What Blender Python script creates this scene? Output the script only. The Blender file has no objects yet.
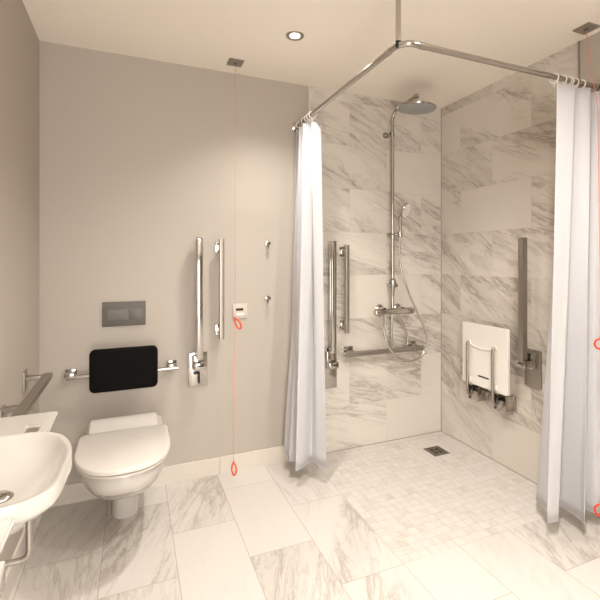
import bpy, bmesh, math
from math import pi, sin, cos, radians
from mathutils import Vector, Matrix

scene = bpy.context.scene
col = scene.collection
V = Vector

# ------------------------------------------------------------------ room measures (metres)
XL, XR = -0.451, 2.173          # left and right wall
YB, YF = 2.659, -1.35           # back wall (seen) and the wall behind the camera
H = 2.464
CAMZ = 1.314
TX = 1.085                      # where the marble starts on the back wall
TY = 1.557                      # where the marble ends on the right wall
X0, Y0 = 0.176, 2.161           # floor tile grid origin
MX, MY = X0 + 0.9, Y0 - 0.6     # mosaic corner

# ------------------------------------------------------------------ materials
class NT:
    def __init__(self, name):
        self.m = bpy.data.materials.new(name); self.m.use_nodes = True
        self.t = self.m.node_tree; self.n = self.t.nodes; self.l = self.t.links
        self.bsdf = self.n['Principled BSDF']
    def node(self, kind, **kw):
        nd = self.n.new(kind)
        for k, v in kw.items(): setattr(nd, k, v)
        return nd
    def put(self, sock, v):
        if hasattr(v, 'is_linked') or isinstance(v, bpy.types.NodeSocket): self.l.new(v, sock)
        else: sock.default_value = v
    def math(self, op, a, b=0.0, c=0.0, clamp=False):
        nd = self.node('ShaderNodeMath', operation=op, use_clamp=clamp)
        self.put(nd.inputs[0], a); self.put(nd.inputs[1], b); self.put(nd.inputs[2], c)
        return nd.outputs[0]
    def vec(self, x, y, z=0.0):
        nd = self.node('ShaderNodeCombineXYZ')
        for i, v in enumerate((x, y, z)): self.put(nd.inputs[i], v)
        return nd.outputs[0]
    def vmath(self, op, a, b):
        nd = self.node('ShaderNodeVectorMath', operation=op)
        self.put(nd.inputs[0], a); self.put(nd.inputs[1], b)
        return nd.outputs[0]
    def smooth(self, x, a, b, lo=0.0, hi=1.0):
        nd = self.node('ShaderNodeMapRange', interpolation_type='SMOOTHSTEP')
        for i, v in enumerate((x, a, b, lo, hi)): self.put(nd.inputs[i], v)
        return nd.outputs[0]
    def mix(self, f, a, b):
        nd = self.node('ShaderNodeMix', data_type='RGBA')
        self.put(nd.inputs[0], f); self.put(nd.inputs[6], a); self.put(nd.inputs[7], b)
        return nd.outputs[2]
    def noise(self, v, scale, detail=2.0, rough=0.5, dist=0.0):
        nd = self.node('ShaderNodeTexNoise')
        self.put(nd.inputs['Vector'], v); self.put(nd.inputs['Scale'], scale); self.put(nd.inputs['Detail'], detail)
        self.put(nd.inputs['Roughness'], rough); self.put(nd.inputs['Distortion'], dist)
        return nd.outputs[0]
    def white(self, v):
        nd = self.node('ShaderNodeTexWhiteNoise', noise_dimensions='3D'); self.put(nd.inputs['Vector'], v)
        return nd.outputs[0], nd.outputs[1]
    def bump(self, h, dist=0.001, strength=0.5):
        nd = self.node('ShaderNodeBump'); nd.inputs['Strength'].default_value = strength
        nd.inputs['Distance'].default_value = dist; self.put(nd.inputs['Height'], h)
        self.l.new(nd.outputs[0], self.bsdf.inputs['Normal'])

def rgb(r, g, b): return (r, g, b, 1.0)

def simple(name, c, rough=0.5, metal=0.0, coat=0.0, bumps=None, spec=0.5):
    m = NT(name); b = m.bsdf
    tc = m.node('ShaderNodeTexCoord').outputs['Object']
    nz = m.noise(tc, bumps[0] if bumps else 6.0, 3.0)
    v = bumps[2] if bumps and len(bumps) > 2 else 0.02
    lo = rgb(*[max(0, x * (1 - v)) for x in c]); hi = rgb(*[min(1, x * (1 + v)) for x in c])
    m.l.new(m.mix(nz, lo, hi), b.inputs['Base Color'])
    b.inputs['Roughness'].default_value = rough; b.inputs['Metallic'].default_value = metal
    b.inputs['Coat Weight'].default_value = coat; b.inputs['Coat Roughness'].default_value = 0.05
    b.inputs['Specular IOR Level'].default_value = spec
    if bumps: m.bump(nz, bumps[1], 0.4)
    return m.m

WHITE = rgb(0.585, 0.555, 0.52)

def marble(name, kind):
    """kind: floor (0.3 x 0.6 upright, staggered), back, right (0.6 x 0.3 brick), mosaic (0.05)"""
    m = NT(name)
    sp = m.node('ShaderNodeSeparateXYZ'); m.l.new(m.node('ShaderNodeTexCoord').outputs['Object'], sp.inputs[0])
    x, y, z = sp.outputs
    if kind == 'floor':       # u across the strip, v along it
        u = m.math('DIVIDE', m.math('SUBTRACT', x, X0 - 12.0), 0.3)
        iu = m.math('FLOOR', u); par = m.math('MODULO', iu, 2.0)
        v = m.math('ADD', m.math('DIVIDE', m.math('SUBTRACT', y, Y0 - 12.0), 0.6), m.math('MULTIPLY', par, 0.5))
        su, sv, P = 0.3, 0.6, m.vec(x, y, 0.0); seed = 3.0
    elif kind == 'mosaic':
        u = m.math('DIVIDE', m.math('SUBTRACT', x, MX - 5.0), 0.05)
        v = m.math('DIVIDE', m.math('SUBTRACT', y, MY - 5.0), 0.05)
        iu = m.math('FLOOR', u); su, sv, P = 0.05, 0.05, m.vec(x, y, 0.0); seed = 5.0
    else:
        h = x if kind == 'back' else y
        org = TX if kind == 'back' else 2.45 - 0.3
        u0 = m.math('DIVIDE', z, 0.3)
        iv = m.math('FLOOR', u0); par = m.math('MODULO', iv, 2.0)
        v = m.math('ADD', m.math('DIVIDE', m.math('SUBTRACT', h, org - 12.0), 0.6), m.math('MULTIPLY', par, 0.5))
        u = u0; iu = iv; su, sv = 0.3, 0.6
        hh = h if kind == 'back' else m.math('MULTIPLY', h, -1.0)
        P = m.vec(z, hh, 0.0); seed = 11.0 if kind == 'back' else 23.0
    jv = m.math('FLOOR', v)
    idv = m.vec(iu, jv, seed)
    wv, wc = m.white(idv)
    sc = m.node('ShaderNodeSeparateColor'); m.l.new(wc, sc.inputs[0])
    r1, r2, r3 = sc.outputs
    # vein direction: frame is (u across, v along)
    if kind == 'floor':
        ang = m.math('SUBTRACT', m.math('MULTIPLY', r1, 0.65), 0.12)
    elif kind == 'mosaic':
        ang = m.math('MULTIPLY', r1, 3.1)
    elif kind == 'back':
        ang = m.math('SUBTRACT', m.math('MULTIPLY', r1, -0.30), 0.28)
    else:
        ang = m.math('SUBTRACT', m.math('MULTIPLY', r1, -0.40), 0.35)
    rot = m.node('ShaderNodeVectorRotate', rotation_type='Z_AXIS')
    m.l.new(P, rot.inputs['Vector']); m.put(rot.inputs['Angle'], ang)
    Q = m.vmath('ADD', m.vmath('MULTIPLY', rot.outputs[0], (1.0, 0.17, 1.0)), m.vmath('MULTIPLY', wc, (40.0, 40.0, 40.0)))
    if kind == 'mosaic':
        big = m.noise(m.vmath('MULTIPLY', P, (1.0, 1.6, 1.0)), 3.0, 3.0)
        n1 = m.noise(Q, 9.0, 4.0, 0.6, 0.4)
        ridge = m.math('ABSOLUTE', m.math('SUBTRACT', n1, 0.5))
        line = m.smooth(ridge, 0.0, 0.06, 1.0, 0.0)
        patch = m.smooth(wv, 0.45, 1.0)
        sheet = m.noise(m.vmath('MULTIPLY', P, (1.0, 2.6, 1.0)), 5.0, 5.0, 0.65, 0.6)
        patch = m.math('MULTIPLY', patch, m.smooth(sheet, 0.38, 0.62))
        a = m.math('MULTIPLY', line, m.math('MULTIPLY', r2, 0.45))
        a = m.math('ADD', a, m.math('MULTIPLY', patch, m.math('MULTIPLY', big, 0.75)), clamp=True)
        vein_c = rgb(0.40, 0.355, 0.30)
        a = m.math('MULTIPLY', a, 0.85)
    else:
        soft = m.noise(Q, 4.0, 3.0, 0.55, 0.35)
        fine = m.noise(Q, 7.0, 6.0, 0.68, 0.55)
        fine2 = m.noise(m.vmath('ADD', Q, (7.3, 1.1, 0.0)), 14.0, 5.0, 0.65, 0.45)
        cloud = m.smooth(soft, 0.42, 0.70)
        l1 = m.smooth(m.math('ABSOLUTE', m.math('SUBTRACT', fine, 0.5)), 0.0, 0.045, 1.0, 0.0)
        l2 = m.smooth(m.math('ABSOLUTE', m.math('SUBTRACT', fine2, 0.52)), 0.0, 0.035, 1.0, 0.0)
        lines = m.math('ADD', m.math('MULTIPLY', l1, 0.75), m.math('MULTIPLY', l2, 0.45))
        zone = m.smooth(soft, 0.34, 0.56)
        a = m.math('ADD', m.math('MULTIPLY', m.math('MULTIPLY', lines, zone), 0.85), m.math('MULTIPLY', cloud, 0.32 if kind == 'floor' else 0.5))
        # how strongly each tile is veined: a hash of its row and column
        ca, cb, cc, cs, oi = {'floor': (1.633, 4.697, 15.61, 2.7963, 0.0), 'back': (4.19, 3.075, 16.99, 4.3696, 0.0), 'right': (2.116, 1.816, 16.62, 5.5967, 0.0)}[kind]
        hv = m.math('ADD', m.math('MULTIPLY', iu, ca), m.math('MULTIPLY', jv, cb))
        hv = m.math('FRACT', m.math('MULTIPLY', m.math('SINE', m.math('ADD', hv, cs)), cc))
        amt = m.smooth(hv, 0.2, 0.75 if kind == 'floor' else 0.62, 0.05, 1.0)
        a = m.math('MULTIPLY', a, amt, clamp=True)
        vein_c = rgb(0.30, 0.255, 0.215)
        a = m.math('MULTIPLY', a, 0.74 if kind == 'floor' else 0.80)
    tone = m.math('MULTIPLY', r3, 0.35)
    base = m.mix(tone, WHITE, rgb(0.56, 0.52, 0.475))
    if kind in ('back', 'right'): base = m.mix(tone, rgb(0.66, 0.615, 0.555), rgb(0.60, 0.55, 0.485))
    colr = m.mix(a, base, vein_c)
    # grout
    def edge(w, size):
        fr = m.math('FRACT', w)
        return m.math('MULTIPLY', m.math('MINIMUM', fr, m.math('SUBTRACT', 1.0, fr)), size)
    d = m.math('MINIMUM', edge(u, su), edge(v, sv))
    gw = 0.0016 if kind != 'mosaic' else 0.0013
    g = m.smooth(d, gw * 0.6, gw * 1.3, 1.0, 0.0)
    gc = rgb(0.36, 0.31, 0.25) if kind != 'mosaic' else rgb(0.40, 0.35, 0.28)
    if kind in ('back', 'right'): gc = rgb(0.46, 0.41, 0.34)
    colr = m.mix(m.math('MULTIPLY', g, 0.85 if kind == 'floor' else 0.6), colr, gc)
    m.l.new(colr, m.bsdf.inputs['Base Color'])
    rg = m.math('ADD', m.math('MULTIPLY', g, 0.4), 0.30 if kind in ('floor', 'mosaic') else 0.2)
    m.l.new(rg, m.bsdf.inputs['Roughness'])
    m.bump(m.math('SUBTRACT', 1.0, g), 0.0008, 0.4)
    return m.m

M = {}
M['floor'] = marble('floor marble', 'floor')
M['mosaic'] = marble('mosaic marble', 'mosaic')
M['back'] = marble('back wall marble', 'back')
M['right'] = marble('right wall marble', 'right')
M['paint'] = simple('taupe paint', (0.435, 0.39, 0.34), 0.55, bumps=(220.0, 0.0002, 0.01))
M['ceil'] = simple('ceiling paint', (0.90, 0.835, 0.745), 0.8, bumps=(200.0, 0.0002, 0.01))
M['skirt'] = simple('skirting stone', (0.63, 0.58, 0.515), 0.3, bumps=(9.0, 0.0001, 0.05))
M['gap'] = simple('sealant', (0.30, 0.26, 0.21), 0.7)
M['ceramic'] = simple('glazed ceramic', (0.565, 0.535, 0.495), 0.12, coat=0.6)
M['seatplastic'] = simple('duroplast', (0.66, 0.62, 0.57), 0.28, coat=0.15)
M['chrome'] = simple('polished chrome', (0.50, 0.475, 0.44), 0.10, 1.0)
M['brushed'] = simple('satin steel', (0.40, 0.365, 0.325), 0.42, 1.0, bumps=(90.0, 0.0001, 0.04))
M['rodmetal'] = simple('rod chrome', (0.48, 0.45, 0.415), 0.14, 1.0)
M['plate'] = simple('grey plate', (0.12, 0.108, 0.095), 0.6)
M['platebtn'] = simple('grey button', (0.135, 0.122, 0.107), 0.5)
M['switchplate'] = simple('taupe switch plate', (0.27, 0.235, 0.195), 0.45, 0.25)
M['black'] = simple('black foam', (0.004, 0.003, 0.003), 0.85, bumps=(300.0, 0.0003, 0.1), spec=0.12)
M['dark'] = simple('black rubber', (0.015, 0.014, 0.013), 0.5)
M['white'] = simple('white plastic', (0.80, 0.77, 0.72), 0.3)
M['seatwhite'] = simple('shower seat plastic', (0.80, 0.765, 0.71), 0.35)
M['red'] = simple('red plastic', (0.75, 0.065, 0.02), 0.4)
M['cord'] = simple('red cord', (0.72, 0.22, 0.17), 0.7)
M['cream'] = simple('cream plastic', (0.56, 0.50, 0.43), 0.4)
M['drain'] = simple('drain steel', (0.22, 0.195, 0.165), 0.35, 0.9)
M['head'] = simple('shower face', (0.36, 0.37, 0.365), 0.45, 0.2, bumps=(60.0, 0.0002, 0.04))

def curtain_mat():
    m = NT('curtain cloth'); b = m.bsdf
    tc = m.node('ShaderNodeTexCoord').outputs['Object']
    w = m.noise(tc, 420.0, 1.0)
    m.l.new(m.mix(w, rgb(0.69, 0.685, 0.70), rgb(0.73, 0.725, 0.74)), b.inputs['Base Color'])
    b.inputs['Roughness'].default_value = 0.85; b.inputs['Sheen Weight'].default_value = 0.2
    tr = m.node('ShaderNodeBsdfTranslucent'); tr.inputs[0].default_value = rgb(0.78, 0.77, 0.79)
    mx = m.node('ShaderNodeMixShader'); mx.inputs[0].default_value = 0.38
    m.l.new(b.outputs[0], mx.inputs[1]); m.l.new(tr.outputs[0], mx.inputs[2])
    m.l.new(mx.outputs[0], m.n['Material Output'].inputs['Surface'])
    return m.m
M['curtain'] = curtain_mat()

def emit_mat():
    m = NT('lamp glow')
    nd = m.noise(m.node('ShaderNodeTexCoord').outputs['Object'], 80.0, 1.0)
    m.l.new(m.mix(nd, rgb(1.0, 0.86, 0.66), rgb(1.0, 0.93, 0.78)), m.bsdf.inputs['Emission Color'])
    m.bsdf.inputs['Emission Strength'].default_value = 9.0
    return m.m
M['glow'] = emit_mat()

# ------------------------------------------------------------------ mesh helpers
def box(bm, lo, hi, bev=0.0, seg=2):
    c = [(a + b) / 2 for a, b in zip(lo, hi)]; s = [abs(b - a) for a, b in zip(lo, hi)]
    r = bmesh.ops.create_cube(bm, size=1.0)
    vs = r['verts']
    for v in vs: v.co = V((v.co.x * s[0] + c[0], v.co.y * s[1] + c[1], v.co.z * s[2] + c[2]))
    if bev > 0:
        es = list({e for v in vs for e in v.link_edges})
        bmesh.ops.bevel(bm, geom=es, offset=min(bev, min(s) * 0.49), segments=seg, affect='EDGES', profile=0.5)

def frames(pts):
    pts = [V(p) for p in pts]; out = []; n = len(pts)
    t0 = (pts[1] - pts[0]).normalized()
    up = V((0, 0, 1)) if abs(t0.z) < 0.9 else V((0, 1, 0))
    s = t0.cross(up).normalized(); w = s.cross(t0)
    pt = t0
    for i in range(n):
        if i == 0: t = t0
        elif i == n - 1: t = (pts[-1] - pts[-2]).normalized()
        else: t = ((pts[i + 1] - pts[i]).normalized() + (pts[i] - pts[i - 1]).normalized()).normalized()
        q = pt.rotation_difference(t); s = q @ s; w = q @ w; pt = t
        out.append((pts[i], s.copy(), w.copy(), t))
    return out

def sweep(bm, pts, prof, closed=False, cap=True, scales=None):
    """prof: list of (a,b) in the (side, up) frame"""
    fr = frames(pts); rings = []
    for i, (p, s, w, t) in enumerate(fr):
        k = scales[i] if scales else 1.0
        rings.append([bm.verts.new(p + s * a * k + w * b * k) for a, b in prof])
    n = len(prof); m = len(rings)
    for i in range(m if closed else m - 1):
        A, B = rings[i], rings[(i + 1) % m]
        for j in range(n):
            bm.faces.new((A[j], A[(j + 1) % n], B[(j + 1) % n], B[j]))
    if cap and not closed:
        bm.faces.new(rings[0][::-1]); bm.faces.new(rings[-1])

def circ(r, n=16): return [(r * cos(2 * pi * k / n), r * sin(2 * pi * k / n)) for k in range(n)]
def rrect(w, h, r, n=3):
    out = []
    for cx, cy, a0 in ((w / 2 - r, h / 2 - r, 0), (-w / 2 + r, h / 2 - r, 90), (-w / 2 + r, -h / 2 + r, 180), (w / 2 - r, -h / 2 + r, 270)):
        for k in range(n + 1):
            a = radians(a0 + 90 * k / n); out.append((cx + r * cos(a), cy + r * sin(a)))
    return out
def tube(bm, pts, r, n=16, scales=None): sweep(bm, pts, circ(r, n), scales=scales)
def cyl(bm, a, b, r, r2=None, n=32):
    sweep(bm, [a, b], circ(r, n), scales=[1.0, (r2 / r) if r2 is not None else 1.0])
def arc_corner(p0, p1, p2, r, n=8):
    """points rounding the corner p1"""
    p0, p1, p2 = V(p0), V(p1), V(p2)
    a = (p0 - p1).normalized(); b = (p2 - p1).normalized()
    half = a.angle(b) / 2; d = r / math.tan(half); c = p1 + (a + b).normalized() * (r / sin(half))
    s = p1 + a * d - c; e = p1 + b * d - c; out = []
    for k in range(n + 1):
        t = k / n; ang = s.angle(e)
        out.append(c + (s * sin((1 - t) * ang) + e * sin(t * ang)) / sin(ang))
    return out
def rounded(pts, r, n=8):
    out = [V(pts[0])]
    for i in range(1, len(pts) - 1): out += arc_corner(pts[i - 1], pts[i], pts[i + 1], r, n)
    out.append(V(pts[-1])); return out
def spline(pts, n=10):
    pts = [V(p) for p in pts]; P = [pts[0] * 2 - pts[1]] + pts + [pts[-1] * 2 - pts[-2]]; out = []
    for i in range(1, len(P) - 2):
        for k in range(n):
            t = k / n
            out.append(0.5 * ((2 * P[i]) + (P[i + 1] - P[i - 1]) * t + (2 * P[i - 1] - 5 * P[i] + 4 * P[i + 1] - P[i + 2]) * t * t
                              + (-P[i - 1] + 3 * P[i] - 3 * P[i + 1] + P[i + 2]) * t ** 3))
    out.append(pts[-1]); return out
def lathe(bm, prof, loc, axis=(0, 0, 1), n=32):
    q = V((0, 0, 1)).rotation_difference(V(axis).normalized()); loc = V(loc); rings = []
    for r, h in prof:
        if r < 1e-6: rings.append([bm.verts.new(loc + q @ V((0, 0, h)))])
        else: rings.append([bm.verts.new(loc + q @ V((r * cos(2 * pi * k / n), r * sin(2 * pi * k / n), h))) for k in range(n)])
    for A, B in zip(rings, rings[1:]):
        for j in range(n):
            k = (j + 1) % n
            f = [A[j % len(A)], A[k % len(A)], B[k % len(B)], B[j % len(B)]]
            u = []
            for v in f:
                if v not in u: u.append(v)
            if len(u) > 2: bm.faces.new(u)
def torus(bm, c, axis, R, r, n=24, m=8, sx=1.0):
    q = V((0, 0, 1)).rotation_difference(V(axis).normalized()); c = V(c); rings = []
    for i in range(n):
        a = 2 * pi * i / n; d = V((cos(a), sin(a), 0))
        rings.append([bm.verts.new(c + q @ (V((R * cos(a) * sx, R * sin(a), 0)) + d * r * cos(2 * pi * j / m) + V((0, 0, r * sin(2 * pi * j / m))))) for j in range(m)])
    for i in range(n):
        for j in range(m):
            A, B = rings[i], rings[(i + 1) % n]
            bm.faces.new((A[j], A[(j + 1) % m], B[(j + 1) % m], B[j]))
def loft(bm, rings, cap0=True, cap1=True):
    R = [[bm.verts.new(V(p)) for p in ring] for ring in rings]; n = len(R[0])
    for A, B in zip(R, R[1:]):
        for j in range(n): bm.faces.new((A[j], A[(j + 1) % n], B[(j + 1) % n], B[j]))
    if cap0: bm.faces.new(R[0][::-1])
    if cap1: bm.faces.new(R[-1])
    return R
def prism(bm, pts, z0, z1, bev=0.0):
    loft_r = [[(x, y, z0) for x, y in pts], [(x, y, z1) for x, y in pts]]
    R = loft(bm, loft_r)
    if bev:
        es = [e for e in bm.edges if all(v in R[1] for v in e.verts) or all(v in R[0] for v in e.verts)]
        bmesh.ops.bevel(bm, geom=es, offset=bev, segments=2, affect='EDGES')

def obj(name, bm, mat, parent=None, smooth=True, ang=35):
    base = V((0, 0, 0)); p = parent
    while p is not None: base += p.location; p = p.parent
    bmesh.ops.recalc_face_normals(bm, faces=bm.faces)
    if base.length: bmesh.ops.translate(bm, verts=bm.verts, vec=-base)
    me = bpy.data.meshes.new(name); bm.to_mesh(me); bm.free()
    me.materials.append(M[mat])
    if smooth:
        me.shade_smooth(); me.set_sharp_from_angle(angle=radians(ang))
    o = bpy.data.objects.new(name, me); col.objects.link(o)
    if parent is not None: o.parent = parent
    return o
def new(): return bmesh.new()
def thing(name, label, cat, loc, group=None):
    o = bpy.data.objects.new(name, None); col.objects.link(o); o.location = loc; o.empty_display_size = 0.05
    o['label'] = label; o['category'] = cat
    if group: o['group'] = group
    return o
def tag(o, label, cat, group=None):
    o['label'] = label; o['category'] = cat
    if group: o['group'] = group
    return o
def struct(name, lo, hi, mat, label=None):
    bm = new(); box(bm, lo, hi); o = obj(name, bm, mat, smooth=False); o['kind'] = 'structure'
    if label: o['label'] = label
    return o
def recentre(o):
    """origin of a one-mesh thing to the middle of its underside"""
    me = o.data; xs = [v.co for v in me.vertices]
    c = V((sum(v.x for v in xs) / len(xs), sum(v.y for v in xs) / len(xs), min(v.z for v in xs)))
    me.transform(Matrix.Translation(-c)); o.location = c
    return o
def dup(root, loc, label):
    r = root.copy(); col.objects.link(r); r.location = loc; r['label'] = label
    for ch in list(root.children):
        c = ch.copy(); col.objects.link(c); c.parent = r
        for g in list(ch.children):
            d = g.copy(); col.objects.link(d); d.parent = c
    return r

# ------------------------------------------------------------------ room shell
T = 0.12
bm = new()
box(bm, (XL - T, YF - T, -0.1), (MX, YB + T, 0.0)); box(bm, (MX, YF - T, -0.1), (XR + T, MY, 0.0))
o = obj('floor', bm, 'floor', smooth=False); o['kind'] = 'structure'; o['label'] = 'white marble floor tiles with grey veins'
struct('floor_mosaic', (MX, MY, -0.1), (XR + T, YB + T, -0.0005), 'mosaic', 'small square marble mosaic floor of the shower')
struct('ceiling', (XL - T, YF - T, H), (XR + T, YB + T, H + T), 'ceil', 'plain cream ceiling')
struct('wall_back', (XL - T, YB, 0), (TX, YB + T, H), 'paint', 'taupe painted wall behind the toilet')
struct('wall_back_tiled', (TX, YB, 0), (XR + T, YB + T, H), 'back', 'veined marble tiled wall behind the shower column')
struct('wall_left', (XL - T, YF, 0), (XL, YB, H), 'paint', 'taupe painted wall beside the washbasin')
struct('wall_right', (XR, YF, 0), (XR + T, TY, H), 'paint', 'taupe painted wall behind the right shower curtain')
struct('wall_right_tiled', (XR, TY, 0), (XR + T, YB, H), 'right', 'veined marble tiled wall with the shower seat')
# the wall behind the camera has an added opening that lets in fill light
DX0, DX1, DZ = -0.38, 0.62, 2.25
bm = new()
box(bm, (XL - T, YF - T, 0), (DX0, YF, H)); box(bm, (DX1, YF - T, 0), (XR + T, YF, H)); box(bm, (DX0, YF - T, DZ), (DX1, YF, H))
o = obj('wall_front', bm, 'paint', smooth=False); o['kind'] = 'structure'
# skirting: slabs with open joints
bm = new()
xs = [XL, -0.11, 0.49, 1.075]
for a, b in zip(xs, xs[1:]): box(bm, (a + 0.001, YB - 0.012, 0), (b - 0.001, YB, 0.103), 0.0015)
o = obj('baseboard_back', bm, 'skirt', smooth=False); o['kind'] = 'structure'
bm = new()
for k in range(6):
    a = YB - 0.012 - 0.6 * k
    box(bm, (XL, max(a - 0.599, YF), 0), (XL + 0.012, a, 0.103), 0.0015)
o = obj('baseboard_left', bm, 'skirt', smooth=False); o['kind'] = 'structure'
bm = new(); box(bm, (TX - 0.006, YB - 0.004, 0.0), (TX + 0.003, YB, H)); o = obj('trim_1', bm, 'skirt', smooth=False); o['kind'] = 'structure'
bm = new(); box(bm, (XR - 0.006, TY - 0.009, 0.0), (XR, TY, H)); o = obj('trim_2', bm, 'brushed', smooth=False); o['kind'] = 'structure'
# sealant lines at the shower's inner corners
bm = new(); box(bm, (XR - 0.003, YB - 0.003, 0), (XR, YB, H)); box(bm, (TX, YB - 0.003, -0.0005), (XR, YB, 0.003)); box(bm, (XR - 0.003, TY, -0.0005), (XR, YB, 0.003))
o = obj('trim_3', bm, 'gap', smooth=False); o['kind'] = 'structure'

# ------------------------------------------------------------------ downlights
def downlight(x, y, label):
    t = thing('downlight', label, 'ceiling light', (x, y, H), 'ceiling downlights')
    bm = new(); lathe(bm, [(0.024, -0.0005), (0.036, -0.005), (0.042, -0.006), (0.046, -0.004), (0.047, 0.0)], (x, y, H)); obj('trim_ring', bm, 'brushed', t)
    bm = new(); lathe(bm, [(0.0, -0.002), (0.025, -0.002)], (x, y, H)); obj('lamp_lens', bm, 'glow', t)
    l = bpy.data.lights.new('downlight_lamp', 'SPOT'); l.energy = 74; l.color = (1.0, 0.945, 0.875)
    l.spot_size = radians(124); l.spot_blend = 1.0; l.shadow_soft_size = 0.04
    lo = bpy.data.objects.new('downlight_lamp', l); lo.location = (x, y, H - 0.012); col.objects.link(lo)
    lo.parent = t; lo.location = (0, 0, -0.012)
    return lo
downlight(0.77, 2.085, 'small round recessed downlight lit in the ceiling')
for (x, y, e) in ((0.70, 0.60, 80), (1.30, 0.95, 104), (0.45, 0.15, 64)):  # extra downlights out of view, added to brighten the shower and walls
    lo = downlight(x, y, 'unseen round downlight added for fill, behind the top edge of the view')
    lo.data.energy = e; lo.data.spot_size = radians(150)

# ------------------------------------------------------------------ emergency pull cords
def pull_plate(c, label):
    t = thing('pull_cord_switch', label, 'pull switch', (c[0], c[1], H))
    bm = new(); box(bm, (c[0] - 0.043, c[1] - 0.043, H - 0.008), (c[0] + 0.043, c[1] + 0.043, H), 0.002); obj('cover_plate', bm, 'switchplate', t)
    bm = new(); lathe(bm, [(0.011, 0.0), (0.011, -0.004), (0.005, -0.009), (0.0, -0.009)], (c[0], c[1], H - 0.008)); obj('cord_collar', bm, 'plate', t)
    return t
A = V((0.553, 2.50, 0))
t = pull_plate((0.553, 2.50), 'square taupe ceiling pull switch above the red cord by the grey wall')
bm = new(); tube(bm, [(A.x, A.y, H - 0.008), (A.x + 0.001, A.y, 1.2), (A.x - 0.010, A.y, 0.135)], 0.0013, 8); obj('pull_cord', bm, 'cord', t)
def loop_handle(bm, c, n, w=0.020, h=0.032, r=0.005, tilt=0.0):
    """elongated ring hanging below point c, normal n"""
    c = V(c); q = V((0, 0, 1)).rotation_difference(V(n).normalized()); pts = []
    side = V((0, 0, 1)).cross(V(n)).normalized(); up = V((0, 0, 1))
    side2 = side * cos(tilt) + up * sin(tilt); up2 = up * cos(tilt) - side * sin(tilt)
    N = 28; rings = []
    for i in range(N):
        a = 2 * pi * i / N; d = side2 * cos(a) * w + up2 * sin(a) * h
        e = (side2 * cos(a) / w + up2 * sin(a) / h).normalized(); nn = V(n).normalized()
        ctr = c - up2 * (h + 0.008) + d
        rings.append([bm.verts.new(ctr + e * r * cos(2 * pi * j / 8) + nn * r * sin(2 * pi * j / 8)) for j in range(8)])
    for i in range(N):
        for j in range(8): bm.faces.new((rings[i][j], rings[i][(j + 1) % 8], rings[(i + 1) % N][(j + 1) % 8], rings[(i + 1) % N][j]))
    cyl(bm, c + up * 0.006, c - up2 * 0.008, 0.005, 0.007, 12)
bm = new(); loop_handle(bm, (0.551, 2.50, 0.968), (-0.5, -1, 0), 0.014, 0.030, 0.005, 0.5); obj('loop_handle', bm, 'red', t)
bm = new(); loop_handle(bm, (0.543, 2.50, 0.130), (-0.5, -1, 0), 0.013, 0.034, 0.005, 0.05); obj('loop_handle', bm, 'red', t)

t = pull_plate((2.078, 1.447), 'square taupe ceiling pull switch above the right shower curtain')
Bx = 2.018
bm = new(); tube(bm, [(2.078, 1.447, H - 0.008), (2.072, 1.425, 2.215), (2.066, 1.405, 2.196), (2.050, 1.372, 2.05), (Bx, 1.338, 1.2), (Bx, 1.335, 0.165)], 0.0016, 8); obj('pull_cord', bm, 'cord', t)
bm = new(); loop_handle(bm, (Bx, 1.335, 0.948), (-0.7, -0.8, 0), 0.026, 0.024, 0.0048, 0.0); obj('loop_handle', bm, 'red', t)
bm = new(); loop_handle(bm, (Bx, 1.335, 0.172), (-0.7, -0.8, 0), 0.026, 0.026, 0.0048, 0.0); obj('loop_handle', bm, 'red', t)

# ------------------------------------------------------------------ curtain rail
RZ, RX, RY = 2.182, 0.990, 1.447
t = thing('curtain_rail', 'chrome L-shaped shower curtain rail with a ceiling post', 'curtain rail', (RX, RY, RZ))
bm = new(); tube(bm, rounded([(RX, YB, RZ), (RX, RY, RZ), (XR, RY, RZ)], 0.06, 10), 0.0125, 20); obj('rod', bm, 'rodmetal', t)
bm = new(); lathe(bm, [(0.0, 0.0), (0.032, 0.0), (0.032, 0.006), (0.017, 0.012), (0.017, 0.03), (0.0125, 0.032)], (RX, YB, RZ), (0, -1, 0)); obj('wall_flange', bm, 'rodmetal', t)
bm = new(); lathe(bm, [(0.0, 0.0), (0.032, 0.0), (0.032, 0.006), (0.017, 0.012), (0.017, 0.03), (0.0125, 0.032)], (XR, RY, RZ), (-1, 0, 0)); obj('wall_flange', bm, 'rodmetal', t)
px, py = RX + 0.004, RY + 0.034
bm = new(); cyl(bm, (px, py, RZ + 0.016), (px, py, H), 0.011, None, 24); lathe(bm, [(0.0, 0.0), (0.03, 0.0), (0.03, -0.006), (0.011, -0.01)], (px, py, H)); obj('ceiling_post', bm, 'rodmetal', t)
bm = new(); lathe(bm, [(0.006, 0.0), (0.013, 0.008), (0.013, 0.016), (0.009, 0.022), (0.012, 0.028), (0.0, 0.030)], (px, py, RZ - 0.012)); obj('post_clamp', bm, 'dark', t)
for c, ax in (((RX + 0.10, RY, RZ), (1, 0, 0)), ((RX, RY + 0.10, RZ), (0, 1, 0))):
    bm = new(); a = V(c); cyl(bm, a - V(ax) * 0.018, a + V(ax) * 0.018, 0.0138, None, 24); obj('coupling_sleeve', bm, 'rodmetal', t)

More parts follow.
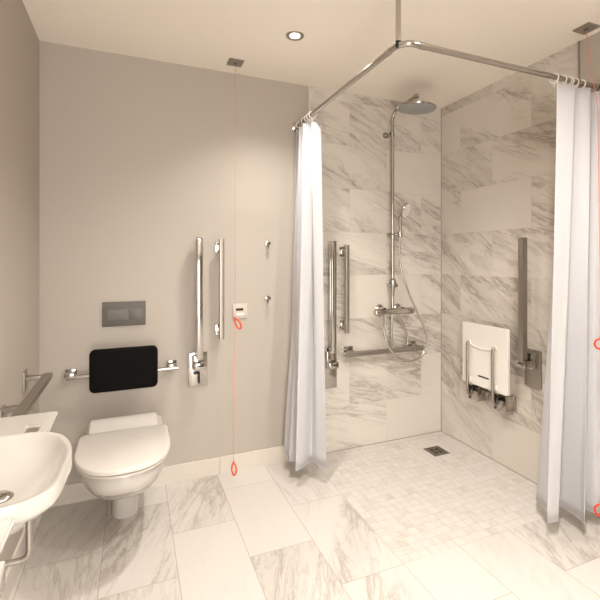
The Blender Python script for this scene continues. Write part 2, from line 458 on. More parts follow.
# ------------------------------------------------------------------ shower curtains
def curtain(name, label, top, bot, ztop, zbot, mid=None, parts=40, drape=1.0):
    """top/bot: matching lists of (x,y); cloth is the smooth ruled surface between the two fold lines"""
    n = 9
    T3 = spline([(x, y, 0) for x, y in top], n); B3 = spline([(x, y, 0) for x, y in bot], n)
    M3 = spline([(x, y, 0) for x, y in mid], n) if mid else None
    bm = new(); rows = []
    for r in range(parts + 1):
        s = r / parts; z = ztop + (zbot - ztop) * s; s = s ** drape; row = []
        for i, (a, b) in enumerate(zip(T3, B3)):
            if M3: c = M3[i]; p = (a * (1 - s) + b * s) + (c - (a + b) / 2) * (4 * s * (1 - s))
            else: p = a * (1 - s) + b * s
            w = 0.0025 * sin(9.0 * s + i * 0.23) * s
            row.append(bm.verts.new((p.x + w, p.y + w * 0.6, z)))
        rows.append(row)
    for A_, B_ in zip(rows, rows[1:]):
        for j in range(len(A_) - 1): bm.faces.new((A_[j], A_[j + 1], B_[j + 1], B_[j]))
    t = thing(name, label, 'shower curtain', (top[0][0], top[0][1], zbot))
    o = obj('cloth', bm, 'curtain', t, ang=180)
    md = o.modifiers.new('thickness', 'SOLIDIFY'); md.thickness = 0.0012; md.offset = 0
    # hems: thin folded bands along the bottom, top and two side edges
    def band(name_, line, w, dirv):
        bm = new(); L = [V(p) for p in line]
        fr = [(p, V(dirv)) for p in L]
        sweep(bm, L, rrect(0.0036, 0.0036, 0.0015, 2)); obj(name_, bm, 'curtain', t)
    band('hem', [(B3[i].x + 0.0025 * sin(9.0 + i * 0.23), B3[i].y + 0.0015 * sin(9.0 + i * 0.23), zbot) for i in range(len(B3))], 0.004, (0, 0, 1))
    band('heading', [(p.x, p.y, ztop) for p in T3], 0.004, (0, 0, 1))
    return t, T3

def curtain_rings(T3, at, ztop, axis, group, desc):
    proto = None
    for q, i in enumerate(at):
        p = T3[i]
        if axis == 'y': c = V((RX, p.y, RZ)); loc = c
        else: c = V((p.x, RY, RZ)); loc = c
        lab = desc[q]
        if proto is None:
            proto = thing('curtain_ring', lab, 'curtain ring', loc, group)
            bm = new(); torus(bm, c - V((0, 0, 0.007)), (0.15, 1, 0) if axis == 'y' else (1, 0.15, 0), 0.0215, 0.0030, 24, 8); obj('hoop', bm, 'white', proto)
            bm = new(); cyl(bm, c - V((0, 0, 0.027)), c - V((0, 0, 0.047)), 0.0028, None, 10)
            obj('hook', bm, 'white', proto)
        else: dup(proto, loc, lab)

L_top = [(0.955, 2.560), (0.985, 2.590), (1.020, 2.570), (0.975, 2.530), (0.955, 2.505), (1.020, 2.490), (1.030, 2.470), (0.965, 2.450), (0.955, 2.430), (1.022, 2.420), (1.030, 2.405), (0.985, 2.385), (1.045, 2.375)]
L_bot = [(0.930, 2.620), (0.900, 2.590), (0.868, 2.550), (0.905, 2.510), (0.900, 2.480), (0.862, 2.440), (0.935, 2.410), (0.920, 2.370), (0.862, 2.322), (0.915, 2.340), (0.985, 2.392), (1.005, 2.340), (1.034, 2.280)]
tl, LT = curtain('shower_curtain', 'white shower curtain bunched at the grey wall, left of the two', L_top, L_bot, 2.135, 0.10)
ringlab = ['white curtain ring at the wall end of the left curtain', 'white curtain ring second from the wall on the left curtain',
           'white curtain ring third from the wall on the left curtain', 'white curtain ring fourth from the wall on the left curtain',
           'white curtain ring nearest the camera on the left curtain']
curtain_rings(LT, [9, 36, 63, 84, 104], 2.135, 'y', 'rings of the left curtain', ringlab)

R_bot = [(1.796, 1.443), (1.812, 1.438), (1.832, 1.432), (1.852, 1.429), (1.868, 1.475), (1.895, 1.555), (1.922, 1.606), (1.955, 1.580), (1.975, 1.500), (1.966, 1.410), (1.952, 1.370), (1.985, 1.395), (2.060, 1.450), (2.085, 1.405), (2.150, 1.395)]
R_top = [(1.833, 1.419), (1.870, 1.414), (1.905, 1.408), (1.936, 1.404), (1.940, 1.430), (1.930, 1.470), (1.955, 1.480), (1.970, 1.440), (1.990, 1.405), (2.020, 1.392), (2.035, 1.400), (2.045, 1.440), (2.075, 1.450), (2.100, 1.410), (2.160, 1.400)]
tr_, RT = curtain('shower_curtain', 'white shower curtain at the right edge beside the red pull cord', R_top, R_bot, 2.135, 0.075, drape=1.2)
ringlab = ['white curtain ring leading the right curtain', 'white curtain ring second along the right curtain', 'white curtain ring third along the right curtain',
           'white curtain ring fourth along the right curtain', 'white curtain ring fifth along the right curtain', 'white curtain ring nearest the right wall']
curtain_rings(RT, [4, 18, 35, 54, 72, 92], 2.135, 'x', 'rings of the right curtain', ringlab)

# ------------------------------------------------------------------ toilet
TCX = -0.035
def dshape(yb, yf, hw, n=44, corner=0.032, power=2.4, cx=TCX):
    """D outline: straight back at yb, rounded front at yf"""
    ym = yf + (yb - yf) * 0.58; pts = []
    for k in range(n + 1):
        a = pi * k / n                      # right side round the front to the left
        ca, sa = cos(a), sin(a)
        pts.append((cx + hw * math.copysign(abs(ca) ** (2 / power), ca), ym - (ym - yf) * abs(sa) ** (2 / power)))
    c = min(corner, (yb - ym) * 0.9)
    for k in range(7):
        a = pi - (pi / 2) * k / 6; pts.append((cx - hw + c + c * cos(a), yb - c + c * sin(a)))
    for k in range(7):
        a = pi / 2 - (pi / 2) * k / 6; pts.append((cx + hw - c + c * cos(a), yb - c + c * sin(a)))
    return pts
t = thing('wall_hung_toilet', 'white wall-hung toilet with closed lid beneath the black backrest', 'toilet', (TCX, YB, 0.0))
bm = new()
sec = [(0.135, 2.655, 2.40, 0.075), (0.150, 2.655, 2.33, 0.095), (0.190, 2.655, 2.23, 0.128), (0.240, 2.655, 2.11, 0.158), (0.285, 2.655, 2.035, 0.174), (0.315, 2.655, 2.005, 0.180),
       (0.325, 2.655, 1.985, 0.187), (0.360, 2.655, 1.970, 0.190), (0.402, 2.655, 1.965, 0.192), (0.409, 2.655, 1.968, 0.188)]
loft(bm, [[(x, y, z) for x, y in dshape(yb, yf, hw, corner=0.03)] for z, yb, yf, hw in sec])
obj('bowl', bm, 'ceramic', t, ang=50)
bm = new()
def ell(cx, cy, rx, ry, z, n=36): return [(cx + rx * cos(2 * pi * k / n), cy + ry * sin(2 * pi * k / n), z) for k in range(n)]
loft(bm, [ell(TCX, 2.47, 0.066, 0.085, 0.0), ell(TCX, 2.47, 0.067, 0.086, 0.01), ell(TCX, 2.475, 0.064, 0.084, 0.08), ell(TCX, 2.48, 0.066, 0.086, 0.15)])
obj('outlet_cover', bm, 'ceramic', t)
def slab(bm, yb, yf, hw, z0, z1, e=0.006, power=2.3):
    loft(bm, [[(x, y, z) for x, y in dshape(yb, yf + d, hw - d, power=power)] for z, d in ((z0, e), (z0 + e * 0.5, 0.0), (z1 - e, 0.0), (z1 - e * 0.3, e * 0.35), (z1, e))])
bm = new(); slab(bm, 2.40, 1.950, 0.198, 0.410, 0.422); obj('seat', bm, 'seatplastic', t, ang=60)
bm = new(); slab(bm, 2.395, 1.942, 0.202, 0.427, 0.449, 0.006); obj('lid', bm, 'seatplastic', t, ang=60)
bm = new()
prof = [(2.655, 0.405), (2.655, 0.412), (2.54, 0.412), (2.525, 0.474), (2.50, 0.477), (2.475, 0.470), (2.430, 0.452), (2.405, 0.436), (2.402, 0.405)]
for x0_, x1_ in ((-0.200, 0.122),):
    R_ = loft(bm, [[(x0_, y, z) for y, z in prof], [(x1_, y, z) for y, z in prof]])
bmesh.ops.bevel(bm, geom=list(bm.edges), offset=0.004, segments=2, affect='EDGES')
obj('hinge_deck', bm, 'ceramic', t)
for x in (-0.13, 0.05):
    bm = new(); cyl(bm, (x, 2.405, 0.430), (x, 2.440, 0.437), 0.010, None, 16); obj('hinge', bm, 'brushed', t)

# flush plate
t = thing('flush_plate', 'grey rectangular dual flush plate on the wall above the backrest', 'flush plate', (-0.042, YB, 0.94))
bm = new(); box(bm, (-0.154, YB - 0.009, 0.938), (0.070, YB, 1.074), 0.003); obj('plate', bm, 'plate', t)
for a, b in ((-0.130, -0.022), (-0.012, 0.052)):
    bm = new(); R_ = rrect(b - a, 0.064, 0.014, 4)
    loft(bm, [[((a + b) / 2 + u * k, YB - d, 1.000 + w * k) for u, w in R_] for d, k in ((0.0088, 1.0), (0.0115, 0.99), (0.0122, 0.95))]); obj('button', bm, 'platebtn', t)

# backrest
t = thing('toilet_backrest', 'black padded backrest on a chrome wall bar above the toilet', 'backrest', (-0.04, YB, 0.60))
PY = 2.50
bm = new(); R_ = rrect(0.334, 0.224, 0.028, 5)
def padring(k, y): return [(-0.039 + u * k[0], y + 0.10 * (u * k[0]) ** 2 * -1.0, 0.729 + w * k[1]) for u, w in R_]
loft(bm, [padring((0.97, 0.96), PY + 0.034), padring((1.0, 1.0), PY + 0.028), padring((1.0, 1.0), PY + 0.010), padring((0.975, 0.96), PY + 0.001), padring((0.90, 0.86), PY - 0.001), padring((0.4, 0.4), PY - 0.001)])
obj('pad', bm, 'black', t, ang=60)
bm = new(); tube(bm, [(-0.325, 2.595, 0.688), (0.243, 2.595, 0.688)], 0.0115, 20); obj('bar', bm, 'chrome', t)
for x in (-0.305, 0.212):
    bm = new(); box(bm, (x - 0.028, YB - 0.010, 0.668), (x + 0.028, YB, 0.722), 0.004); box(bm, (x - 0.024, 2.584, 0.690), (x + 0.024, YB - 0.006, 0.712), 0.003)
    obj('wall_bracket', bm, 'chrome', t)
for x in (-0.12, 0.04):
    bm = new(); box(bm, (x - 0.02, 2.530, 0.672), (x + 0.02, 2.606, 0.704), 0.004); obj('clamp', bm, 'chrome', t)

# ------------------------------------------------------------------ fold-up rails (raised)
def foldup(c, d, w, label, hang, z0, z1, matp='chrome', two=True, pw=0.056, ph=0.110, pz=None, out=(0.075, 0.125)):
    """c: point on the wall at the floor; d: unit vector out of the wall; w: unit vector along the wall"""
    c, d, w = V(c), V(d), V(w); t = thing('fold_up_grab_rail', label, 'grab rail', (c.x, c.y, pz - ph))
    def bxx(bm, a0, a1, b0, b1, h0, h1, bev=0.003):   # along w, out d, up
        p = c + w * a0 + d * b0; q = c + w * a1 + d * b1
        box(bm, (min(p.x, q.x), min(p.y, q.y), h0), (max(p.x, q.x), max(p.y, q.y), h1), bev)
    bm = new(); bxx(bm, -pw, pw, 0, 0.012, pz - ph, pz + ph, 0.003); obj('wall_plate', bm, matp, t)
    bm = new(); bxx(bm, -0.036, 0.036, 0.012, 0.055, pz + 0.005, pz + ph - 0.012, 0.006); obj('hinge_block', bm, 'chrome', t)
    bm = new(); bxx(bm, -0.036, 0.036, 0.050, out[1] + 0.012, pz + 0.012, pz + 0.058, 0.010); obj('pivot', bm, 'chrome', t)
    bm = new(); bxx(bm, -0.020, 0.020, out[1] + 0.0115, out[1] + 0.0135, pz + 0.034, pz + 0.042, 0.0005); obj('slot', bm, 'dark', t)
    for k, o_ in enumerate(out if two else out[1:]):
        bm = new(); bxx(bm, -0.017, 0.017, o_ - 0.010, o_ + 0.010, z0 + 0.03, z1 - (0.012 if two else 0), 0.004); obj('rail', bm, 'chrome', t)
    if two:
        bm = new(); bxx(bm, -0.017, 0.017, out[0] - 0.010, out[1] + 0.010, z1 - 0.014, z1, 0.004); obj('end_bend', bm, 'chrome', t)
    return t, bxx
t, b_ = foldup((0.360, YB, 0), (0, -1, 0), (1, 0, 0), 'chrome fold-up grab rail, raised, right of the toilet', 'z', 0.70, 1.438, pz=0.656, out=(0.050, 0.095), ph=0.100)
bm = new(); b_(bm, -0.026, 0.010, 0.012, 0.030, 0.630, 0.640, 0.002); b_(bm, 0.000, 0.010, 0.012, 0.030, 0.575, 0.636, 0.002); obj('release_lever', bm, 'dark', t)
t, b_ = foldup((1.226, YB, 0), (0, -1, 0), (1, 0, 0), 'chrome fold-up grab rail, raised, beside the left curtain in the shower', 'z', 0.66, 1.434, pz=0.575, ph=0.135, out=(0.050, 0.080))
t, b_ = foldup((XR, 1.832, 0), (-1, 0, 0), (0, 1, 0), 'satin fold-up rail, raised, between shower seat and right curtain', 'z', 0.68, 1.438, pz=0.672, out=(0.080, 0.100), matp='brushed')
for ch in t.children:
    if ch.name.startswith(('rail', 'end_bend')): ch.data.materials[0] = M['brushed']

# ------------------------------------------------------------------ vertical grab bars
def upright(x, z0, z1, label, brackets):
    t = thing('vertical_grab_bar', label, 'grab bar', (x, YB, z0), 'upright grab bars on the back wall')
    bm = new(); sweep(bm, [(x, 2.585, z0), (x, 2.585, z1)], rrect(0.030, 0.022, 0.005, 3)); obj('bar', bm, 'brushed', t)
    for z in brackets:
        bm = new(); box(bm, (x - 0.024, YB - 0.008, z - 0.032), (x + 0.016, YB, z + 0.032), 0.002); box(bm, (x - 0.010, 2.594, z - 0.018), (x + 0.010, YB - 0.006, z + 0.018), 0.003)
        obj('bracket', bm, 'chrome', t)
upright(0.489, 0.838, 1.434, 'slim upright grab bar on the grey wall left of the red cord', (0.882, 1.385))
upright(1.327, 0.815, 1.408, 'slim upright grab bar on the marble wall inside the shower', (0.860, 1.365))

# horizontal shower grab bar
t = thing('horizontal_grab_bar', 'satin horizontal grab bar low on the marble wall beneath the mixer', 'grab bar', (1.65, YB, 0.65))
bm = new(); sweep(bm, [(1.322, 2.590, 0.668), (1.950, 2.590, 0.668)], rrect(0.024, 0.034, 0.005, 3)); obj('bar', bm, 'brushed', t)
for x in (1.372, 1.895):
    bm = new(); box(bm, (x - 0.036, YB - 0.008, 0.655), (x + 0.036, YB, 0.710), 0.002); box(bm, (x - 0.018, 2.598, 0.662), (x + 0.018, YB - 0.006, 0.690), 0.003)
    obj('bracket', bm, 'chrome', t)

# left wall rail beside the basin
t = thing('wall_grab_rail', 'grey steel grab rail on the left wall behind the washbasin', 'grab rail', (XL, 2.05, 0.74))
bm = new(); sweep(bm, [(-0.362, 2.335, 0.772), (-0.362, 1.45, 0.772)], rrect(0.038, 0.026, 0.005, 3)); obj('bar', bm, 'brushed', t)
for y, z in ((2.315, 0.772), (1.94, 0.750)):
    bm = new(); box(bm, (XL, y - 0.035, z - 0.057), (XL + 0.008, y + 0.035, z + 0.035 if y > 2 else z + 0.010), 0.002); box(bm, (XL + 0.006, y - 0.014, z - 0.010), (-0.350, y + 0.014, z + 0.010), 0.003)
    obj('bracket', bm, 'brushed', t)

# robe hooks
for z, lab in ((1.412, 'small round chrome robe hook, upper one right of the red cord'), (1.064, 'small round chrome robe hook, lower one right of the red cord')):
    t = thing('robe_hook', lab, 'hook', (0.793, YB, z), 'robe hooks on the grey wall')
    bm = new(); lathe(bm, [(0.0, 0.0), (0.016, 0.0), (0.017, 0.004), (0.012, 0.007), (0.0, 0.007)], (0.793, YB, z), (0, -1, 0)); obj('rose', bm, 'chrome', t)
    bm = new(); lathe(bm, [(0.006, 0.006), (0.006, 0.026), (0.012, 0.034), (0.013, 0.040), (0.008, 0.045), (0.0, 0.046)], (0.793, YB, z), (0, -1, 0)); obj('knob', bm, 'chrome', t)
    bm = new(); tube(bm, [(0.793, YB - 0.012, z), (0.793, YB - 0.020, z - 0.018), (0.793, YB - 0.030, z - 0.030), (0.793, YB - 0.040, z - 0.026)], 0.004, 10); obj('prong', bm, 'chrome', t)

# call reset plate
t = thing('reset_button_plate', 'small cream wall plate with a dark slot behind the red cord', 'wall switch', (0.618, YB, 0.95))
bm = new(); box(bm, (0.572, YB - 0.009, 0.947), (0.662, YB, 1.037), 0.003); obj('plate', bm, 'cream', t)
bm = new(); box(bm, (0.590, YB - 0.011, 0.994), (0.636, YB - 0.007, 1.008), 0.001); obj('slot', bm, 'dark', t)
bm = new(); box(bm, (0.592, YB - 0.011, 0.962), (0.642, YB - 0.007, 0.978), 0.001); obj('button', bm, 'white', t)

# ------------------------------------------------------------------ shower column
SX = 1.697; SY = 2.600
t = thing('shower_column', 'chrome thermostatic shower column with round overhead rose', 'shower', (SX, YB, 0.93))
HC = V((1.675, 2.300, 2.283)); HC = V((1.706, 2.335, 2.298))
arm = [(SX, SY, 1.15), (SX, SY, 2.27)] 
pts = [V((SX, SY, 1.15)), V((SX, SY, 2.27))] + spline([(SX, SY, 2.29), (SX + 0.002, SY - 0.012, 2.335), (SX + 0.006, SY - 0.05, 2.362), (HC.x + 0.002, HC.y + 0.10, 2.375), (HC.x, HC.y + 0.02, 2.378)], 8)
bm = new(); tube(bm, pts, 0.0115, 18); obj('riser_pipe', bm, 'chrome', t)
bm = new(); lathe(bm, [(0.0, 0.095), (0.018, 0.090), (0.020, 0.070), (0.012, 0.062), (0.014, 0.040), (0.020, 0.026), (0.024, 0.016)], (HC.x, HC.y, HC.z)); obj('ball_joint', bm, 'chrome', t)
HN = V((0.03, -0.05, 1)).normalized()
bm = new(); lathe(bm, [(0.0, 0.020), (0.03, 0.018), (0.09, 0.011), (0.125, 0.008), (0.128, 0.003), (0.126, -0.003), (0.120, -0.004)], HC, HN, 48); o = obj('overhead_rose', bm, 'chrome', t); rose = o
bm = new(); lathe(bm, [(0.121, -0.0035), (0.114, -0.007), (0.0, -0.008)], HC, HN, 48)
q = V((0, 0, 1)).rotation_difference(HN)
for rr, cnt in ((0.02, 6), (0.04, 12), (0.06, 18), (0.08, 24), (0.10, 30)):
    for k in range(cnt):
        a = 2 * pi * k / cnt; p = HC + q @ V((rr * cos(a), rr * sin(a), -0.008)); cyl(bm, p, p + q @ V((0, 0, -0.0025)), 0.0022, 0.0012, 6)
obj('spray_face', bm, 'head', rose)
# bracket, diverter, slider
bm = new(); lathe(bm, [(0.0, 0.0), (0.022, 0.0), (0.024, 0.006), (0.022, 0.020), (0.009, 0.022), (0.009, 0.058)], (SX - 0.028, YB, 2.20), (0.25, -1, 0)); lathe(bm, [(0.0, -0.016), (0.0145, -0.016), (0.0145, 0.016), (0.0, 0.016)], (SX, SY, 2.20)); obj('wall_bracket', bm, 'chrome', t)
bm = new(); lathe(bm, [(0.0, -0.205), (0.011, -0.205), (0.012, -0.12), (0.015, -0.06), (0.024, -0.022), (0.027, 0.0), (0.024, 0.018), (0.012, 0.028), (0.0, 0.028)], (SX, SY, 1.150)); obj('diverter', bm, 'chrome', t)
bm = new(); cyl(bm, (SX - 0.034, SY, 1.128), (SX - 0.022, SY, 1.128), 0.016, None, 20); cyl(bm, (SX + 0.022, SY, 1.128), (SX + 0.034, SY, 1.128), 0.016, None, 20); obj('diverter_knob', bm, 'chrome', t)
bm = new(); box(bm, (SX - 0.042, SY - 0.014, 1.478), (SX + 0.040, SY + 0.014, 1.498), 0.006); cyl(bm, (SX, SY, 1.465), (SX, SY, 1.510), 0.0155, None, 20)
cyl(bm, (SX + 0.026, SY - 0.055, 1.468), (SX + 0.026, SY - 0.050, 1.505), 0.016, 0.019, 20); box(bm, (SX + 0.014, SY - 0.05, 1.480), (SX + 0.036, SY, 1.496), 0.004); obj('slider', bm, 'chrome', t)
# thermostatic mixer
MZ = 0.945; MYY = 2.575
mx = new(); lathe(mx, [(0.0, -0.160), (0.020, -0.160), (0.0245, -0.152), (0.0245, -0.095), (0.020, -0.090), (0.020, 0.085), (0.0245, 0.090), (0.0245, 0.150), (0.020, 0.158), (0.0, 0.158)], (SX, MYY, MZ), (1, 0, 0))
mixer = obj('mixer_valve', mx, 'chrome', t)
for x in (-0.075, 0.075):
    bm = new(); lathe(bm, [(0.0, 0.0), (0.033, 0.0), (0.033, 0.006), (0.018, 0.014), (0.016, 0.075)], (SX + x, YB, MZ + 0.012), (0, -1, 0)); obj('inlet_union', bm, 'chrome', mixer)
bm = new(); box(bm, (SX - 0.150, MYY - 0.044, MZ - 0.026), (SX - 0.138, MYY - 0.020, MZ - 0.012), 0.003); obj('stop_button', bm, 'chrome', mixer)
bm = new(); tube(bm, spline([(SX + 0.030, MYY, MZ - 0.016), (SX + 0.045, MYY, MZ - 0.06), (SX + 0.098, MYY + 0.005, MZ - 0.14), (SX + 0.112, MYY + 0.005, MZ - 0.20), (SX + 0.112, MYY + 0.005, 0.700)], 8), 0.0085, 14); obj('supply_pipe', bm, 'chrome', t)
bm = new(); cyl(bm, (SX - 0.003, SY + 0.005, MZ - 0.015), (SX - 0.003, SY + 0.005, 0.686), 0.0085, None, 14); obj('lower_riser', bm, 'chrome', t)
# hand shower + hose
bm = new()
hs = [(SX + 0.026, SY - 0.053, 1.450), (SX + 0.026, SY - 0.055, 1.49), (SX + 0.022, SY - 0.065, 1.54), (SX + 0.008, SY - 0.080, 1.580), (SX + 0.006, SY - 0.092, 1.61)]
tube(bm, spline(hs, 6), 0.011, 14, scales=[0.75 + 0.5 * (i / 24) for i in range(25)])
hand = obj('hand_shower', bm, 'chrome', t)
hn = V((0.50, -0.78, -0.36)).normalized(); hc = V((SX + 0.030, SY - 0.115, 1.648))
bm = new(); lathe(bm, [(0.0, -0.022), (0.022, -0.021), (0.046, -0.012), (0.055, 0.0), (0.055, 0.006), (0.050, 0.009)], hc, hn, 36); obj('head_shell', bm, 'chrome', hand)
bm = new(); lathe(bm, [(0.051, 0.0088), (0.048, 0.011), (0.0, 0.011)], hc, hn, 36); obj('spray_plate', bm, 'white', hand)
hose = spline([(SX + 0.026, SY - 0.053, 1.452), (SX + 0.022, SY - 0.058, 1.33), (SX + 0.030, SY - 0.062, 1.24), (SX + 0.085, SY - 0.07, 1.08), (SX + 0.160, SY - 0.075, 0.93), (SX + 0.220, SY - 0.08, 0.80),
               (SX + 0.232, SY - 0.085, 0.70), (SX + 0.180, SY - 0.085, 0.625), (SX + 0.085, SY - 0.085, 0.598), (SX - 0.010, SY - 0.08, 0.635), (SX - 0.082, SY - 0.07, 0.72), (SX - 0.105, SY - 0.05, 0.83), (SX - 0.085, SY - 0.025, 0.925)], 14)
bm = new(); rs = [1.0 + 0.10 * (i % 2) for i in range(len(hose))]; tube(bm, hose, 0.0066, 12, scales=rs); obj('hose', bm, 'chrome', t)

# ------------------------------------------------------------------ folding shower seat (folded up against the wall)
t = thing('folding_shower_seat', 'white folding shower seat, folded up, on the marble side wall', 'shower seat', (XR, 2.15, 0.36))
SXX = 2.085
bm = new(); Y1, Y2 = 1.944, 2.332
R_ = rrect(Y2 - Y1, 0.405, 0.012, 4)
loft(bm, [[(x, (Y1 + Y2) / 2 + u * k, 0.684 + w * k) for u, w in R_] for x, k in ((SXX + 0.024, 0.985), (SXX + 0.020, 1.0), (SXX + 0.004, 1.0), (SXX, 0.985))]); seat = obj('seat_panel', bm, 'seatwhite', t)
bm = new(); box(bm, (SXX - 0.001, 2.093, 0.545), (SXX + 0.002, 2.185, 0.555), 0.0005); obj('drain_slot', bm, 'dark', seat)
bm = new(); tube(bm, spline([(SXX - 0.003, 2.252, 0.752), (SXX - 0.003, 2.225, 0.738), (SXX - 0.003, 2.15, 0.732), (SXX - 0.003, 2.072, 0.738), (SXX - 0.003, 2.045, 0.752)], 6), 0.006, 10); obj('moulded_rim', bm, 'seatwhite', seat)
for y in (2.040, 2.262):
    bm = new(); tube(bm, rounded([(SXX - 0.004, y - 0.0, 0.760), (SXX - 0.020, y, 0.760), (SXX - 0.020, y, 0.44), (SXX - 0.014, y, 0.415), (SXX + 0.02, y, 0.39)], 0.012, 4), 0.009, 14); obj('support_tube', bm, 'brushed', t)
    bm = new(); box(bm, (SXX - 0.008, y - 0.014, 0.747), (SXX + 0.001, y + 0.014, 0.772), 0.003); obj('fixing_pad', bm, 'white', t)
    bm = new(); box(bm, (SXX - 0.012, y - 0.018, 0.500), (SXX + 0.001, y - 0.008, 0.530), 0.002); obj('fixing_pad', bm, 'white', t)
    bm = new(); box(bm, (XR - 0.010, y - 0.085, 0.375), (XR, y - 0.005, 0.470), 0.004); box(bm, (SXX + 0.012, y - 0.075, 0.378), (XR - 0.004, y - 0.068, 0.470), 0.002); box(bm, (SXX + 0.012, y - 0.012, 0.378), (XR - 0.004, y - 0.005, 0.470), 0.002)
    box(bm, (SXX + 0.004, y - 0.077, 0.374), (SXX + 0.014, y - 0.003, 0.440), 0.008); obj('wall_bracket', bm, 'rodmetal', t)
    bm = new(); cyl(bm, (SXX + 0.006, y + 0.004, 0.450), (SXX + 0.006, y + 0.020, 0.450), 0.017, None, 20); box(bm, (SXX - 0.010, y - 0.004, 0.440), (SXX + 0.012, y + 0.018, 0.470), 0.004); box(bm, (SXX - 0.002, y + 0.001, 0.378), (SXX + 0.010, y + 0.008, 0.45), 0.002); obj('pivot_cap', bm, 'dark', t)
bm = new(); tube(bm, [(SXX + 0.05, 2.055, 0.442), (SXX + 0.05, 2.275, 0.442)], 0.008, 12); lathe(bm, [(0.0, -0.01), (0.012, -0.01), (0.012, 0.01), (0.0, 0.01)], (SXX + 0.05, 2.13, 0.442), (0, 1, 0)); obj('cross_rod', bm, 'brushed', t)

# floor drain
t = thing('floor_drain', 'square dark steel drain set in the shower floor mosaic', 'floor drain', (1.915, 2.393, 0.0))
dx, dy = 1.915, 2.392
bm = new(); 
for a, b in (((-.062, -.062), (.062, -.050)), ((-.062, .050), (.062, .062)), ((-.062, -.050), (-.050, .050)), ((.050, -.050), (.062, .050))):
    box(bm, (dx + a[0], dy + a[1], -0.0005), (dx + b[0], dy + b[1], 0.0025), 0.0005)
obj('frame', bm, 'drain', t)
bm = new(); box(bm, (dx - 0.050, dy - 0.050, -0.0004), (dx + 0.050, dy + 0.050, 0.0012)); obj('grate', bm, 'drain', t)
bm = new()
for k in range(4):
    a = pi / 4 + k * pi / 2
    for s in range(3):
        cx_, cy_ = dx + 0.028 * cos(a), dy + 0.028 * sin(a)
        torus(bm, (cx_, cy_, 0.0013), (0, 0, 1), 0.005 + 0.005 * s, 0.0011, 20, 6)
obj('slots', bm, 'dark', t)

# ------------------------------------------------------------------ washbasin
BZ = 0.820
t = thing('washbasin', 'white accessible washbasin with shelf wings on the left wall', 'washbasin', (XL, 1.24, 0.66))
YC = 1.237
outer_far = [(-0.330, 1.452), (-0.290, 1.452), (-0.250, 1.447), (-0.214, 1.430), (-0.182, 1.398), (-0.160, 1.350), (-0.147, 1.300), (-0.141, 1.237)]
# full outline of the rim, clockwise from the wall at the far side
half = spline([(x, y, 0) for x, y in outer_far], 4)
far = [(p.x, p.y) for p in half]
near = [(p.x, p.y) for p in spline([(-0.141, 1.237, 0), (-0.144, 1.180, 0), (-0.148, 1.120, 0), (-0.158, 1.082, 0), (-0.178, 1.055, 0), (-0.207, 1.035, 0), (-0.250, 1.026, 0), (-0.330, 1.022, 0)], 4)][1:]
rim = [(XL, 1.452)] + far + near + [(XL, 2 * YC - 1.452)]
def scaled(pts, kx, ky, cx=XL, cy=YC): return [(cx + (x - cx) * kx, cy + (y - cy) * ky) for x, y in pts]
bm = new()
# inner bowl outline: closed loop parallel to the rim, with a deck at the wall
inn = []
for k in range(len(rim)):
    x, y = rim[k]
    xi = max(XL + 0.075, XL + (x - XL) * 0.968); yi = YC + (y - YC) * 0.955
    inn.append((xi, yi))
def ring(pts, z): return [(x, y, z) for x, y in pts]
def shrink(pts, k, cx=-0.295, cy=YC): return [(cx + (x - cx) * k, cy + (y - cy) * k) for x, y in pts]
loft(bm, [ring(scaled(rim, 0.50, 0.40), 0.700), ring(scaled(rim, 0.70, 0.62), 0.712), ring(scaled(rim, 0.87, 0.84), 0.742), ring(scaled(rim, 0.955, 0.95), 0.770), ring(scaled(rim, 0.992, 0.99), 0.780), ring(rim, 0.788), ring(rim, 0.814), ring(scaled(rim, 0.994, 0.994), 0.820),
          ring(inn, 0.820), ring(shrink(inn, 0.98), 0.817), ring(shrink(inn, 0.93), 0.803), ring(shrink(inn, 0.82), 0.782), ring(shrink(inn, 0.55), 0.757), ring(shrink(inn, 0.18), 0.748)])
bowl = obj('bowl', bm, 'ceramic', t, ang=60)
# wings
def wing(sgn, x_out):
    ya, yb = 1.44, 1.70; xs = (XL, -0.300, -0.264, x_out); 
    f = (lambda y: y) if sgn > 0 else (lambda y: 2 * YC - y)
    bm = new()
    def bb(x0, x1, y0, y1, z0=0.778, z1=0.796):
        a, b = sorted((f(y0), f(y1))); box(bm, (x0, a, z0), (x1, b, z1))
    # plan outline as a strip mesh with a grip slot near the front edge
    ys = (ya, 1.46, 1.585, yb)
    grid = [[bm.verts.new((x, f(y), 0.796)) for y in ys] for x in xs]; low = [[bm.verts.new((v.co.x, v.co.y, 0.784)) for v in r] for r in grid]
    nx, ny = len(xs) - 1, len(ys) - 1
    hole = (1, 1)
    for i in range(nx):
        for j in range(ny):
            if (i, j) == hole:
                for (p, q_) in (((i, j), (i + 1, j)), ((i + 1, j), (i + 1, j + 1)), ((i + 1, j + 1), (i, j + 1)), ((i, j + 1), (i, j))):
                    bm.faces.new((grid[p[0]][p[1]], grid[q_[0]][q_[1]], low[q_[0]][q_[1]], low[p[0]][p[1]]))
                continue
            bm.faces.new((grid[i][j], grid[i + 1][j], grid[i + 1][j + 1], grid[i][j + 1]))
            bm.faces.new((low[i][j], low[i][j + 1], low[i + 1][j + 1], low[i + 1][j]))
    for i in range(nx):
        for j in (0, ny): bm.faces.new((grid[i][j], grid[i + 1][j], low[i + 1][j], low[i][j]))
    for j in range(ny):
        for i in (0, nx): bm.faces.new((grid[i][j], grid[i][j + 1], low[i][j + 1], low[i][j]))
    bmesh.ops.recalc_face_normals(bm, faces=bm.faces)
    es = [e for e in bm.edges if len(e.link_faces) == 2 and e.calc_face_angle(0) > 1.0]
    bmesh.ops.bevel(bm, geom=es, offset=0.004, segments=2, affect='EDGES')
    return bm
obj('wing', wing(1, -0.232), 'ceramic', t)
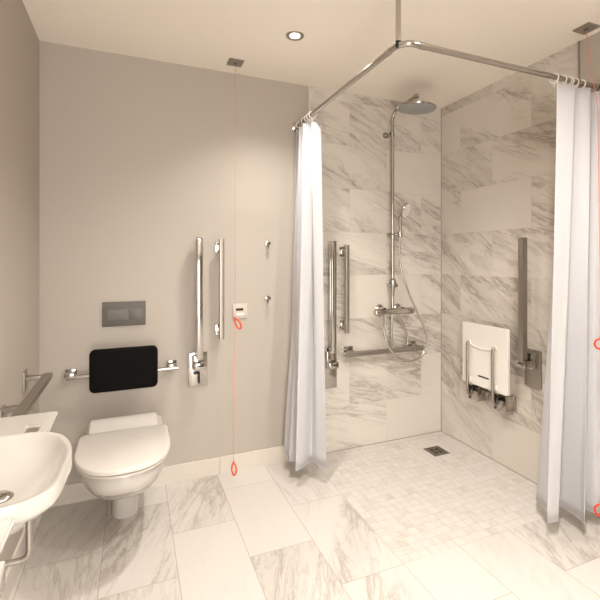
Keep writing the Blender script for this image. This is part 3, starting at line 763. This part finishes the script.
obj('wing', wing(-1, -0.216), 'ceramic', t)
bm = new(); box(bm, (XL, 0.80, 0.742), (-0.203, 0.905, 0.790), 0.005); obj('wing_support', bm, 'ceramic', t)
bm = new(); lathe(bm, [(0.0, 0.010), (0.020, 0.009), (0.028, 0.003), (0.029, 0.0)], (-0.289, 1.228, 0.749), (0, 0, 1)); obj('waste_cap', bm, 'chrome', bowl)
bm = new(); tube(bm, rounded([(-0.198, 1.06, 0.785), (-0.198, 1.06, 0.690), (XL, 1.06, 0.690)], 0.017, 6), 0.0062, 14); obj('trap_pipe', bm, 'brushed', t)
# basin tap on the deck (out of the frame to the left)
t = thing('basin_tap', 'chrome single-lever basin tap on the washbasin deck', 'tap', (-0.41, 1.0, 0.82))
bm = new(); cyl(bm, (-0.413, 1.07, 0.82), (-0.413, 1.07, 0.93), 0.021, 0.019, 24); obj('body', bm, 'chrome', t)
bm = new(); tube(bm, [(-0.405, 1.07, 0.905), (-0.330, 1.09, 0.915), (-0.320, 1.092, 0.905)], 0.011, 14); obj('spout', bm, 'chrome', t)
bm = new(); tube(bm, [(-0.413, 1.07, 0.930), (-0.413, 1.07, 0.942), (-0.37, 1.08, 0.960)], 0.007, 12); obj('lever', bm, 'chrome', t)

# ------------------------------------------------------------------ world, camera, view
w = bpy.data.worlds.new('added fill'); scene.world = w; w.use_nodes = True  # bright world, added as fill light through the opening behind the camera
w.node_tree.nodes['Background'].inputs[0].default_value = (1.0, 0.975, 0.93, 1)
w.node_tree.nodes['Background'].inputs[1].default_value = 6.6
cam = bpy.data.cameras.new('camera'); co = bpy.data.objects.new('camera', cam); col.objects.link(co)
co.location = (0, 0, CAMZ); co.rotation_euler = (pi / 2, 0, radians(-23.0084))
cam.sensor_width = 36.0; cam.lens = 431.2178 / 600 * 36.0
cam.shift_x = (300 - 315.5526) / 600; cam.shift_y = -(300 - 259.0087) / 600
cam.clip_start = 0.02
scene.camera = co
vs = scene.view_settings
scene.display_settings.display_device = 'sRGB'
vs.view_transform = 'Standard'; vs.look = 'None'; vs.gamma = 1.0; vs.use_curve_mapping = False
vs.exposure = 0.44
scene.cycles.max_bounces = 12; scene.cycles.diffuse_bounces = 8; scene.cycles.glossy_bounces = 6
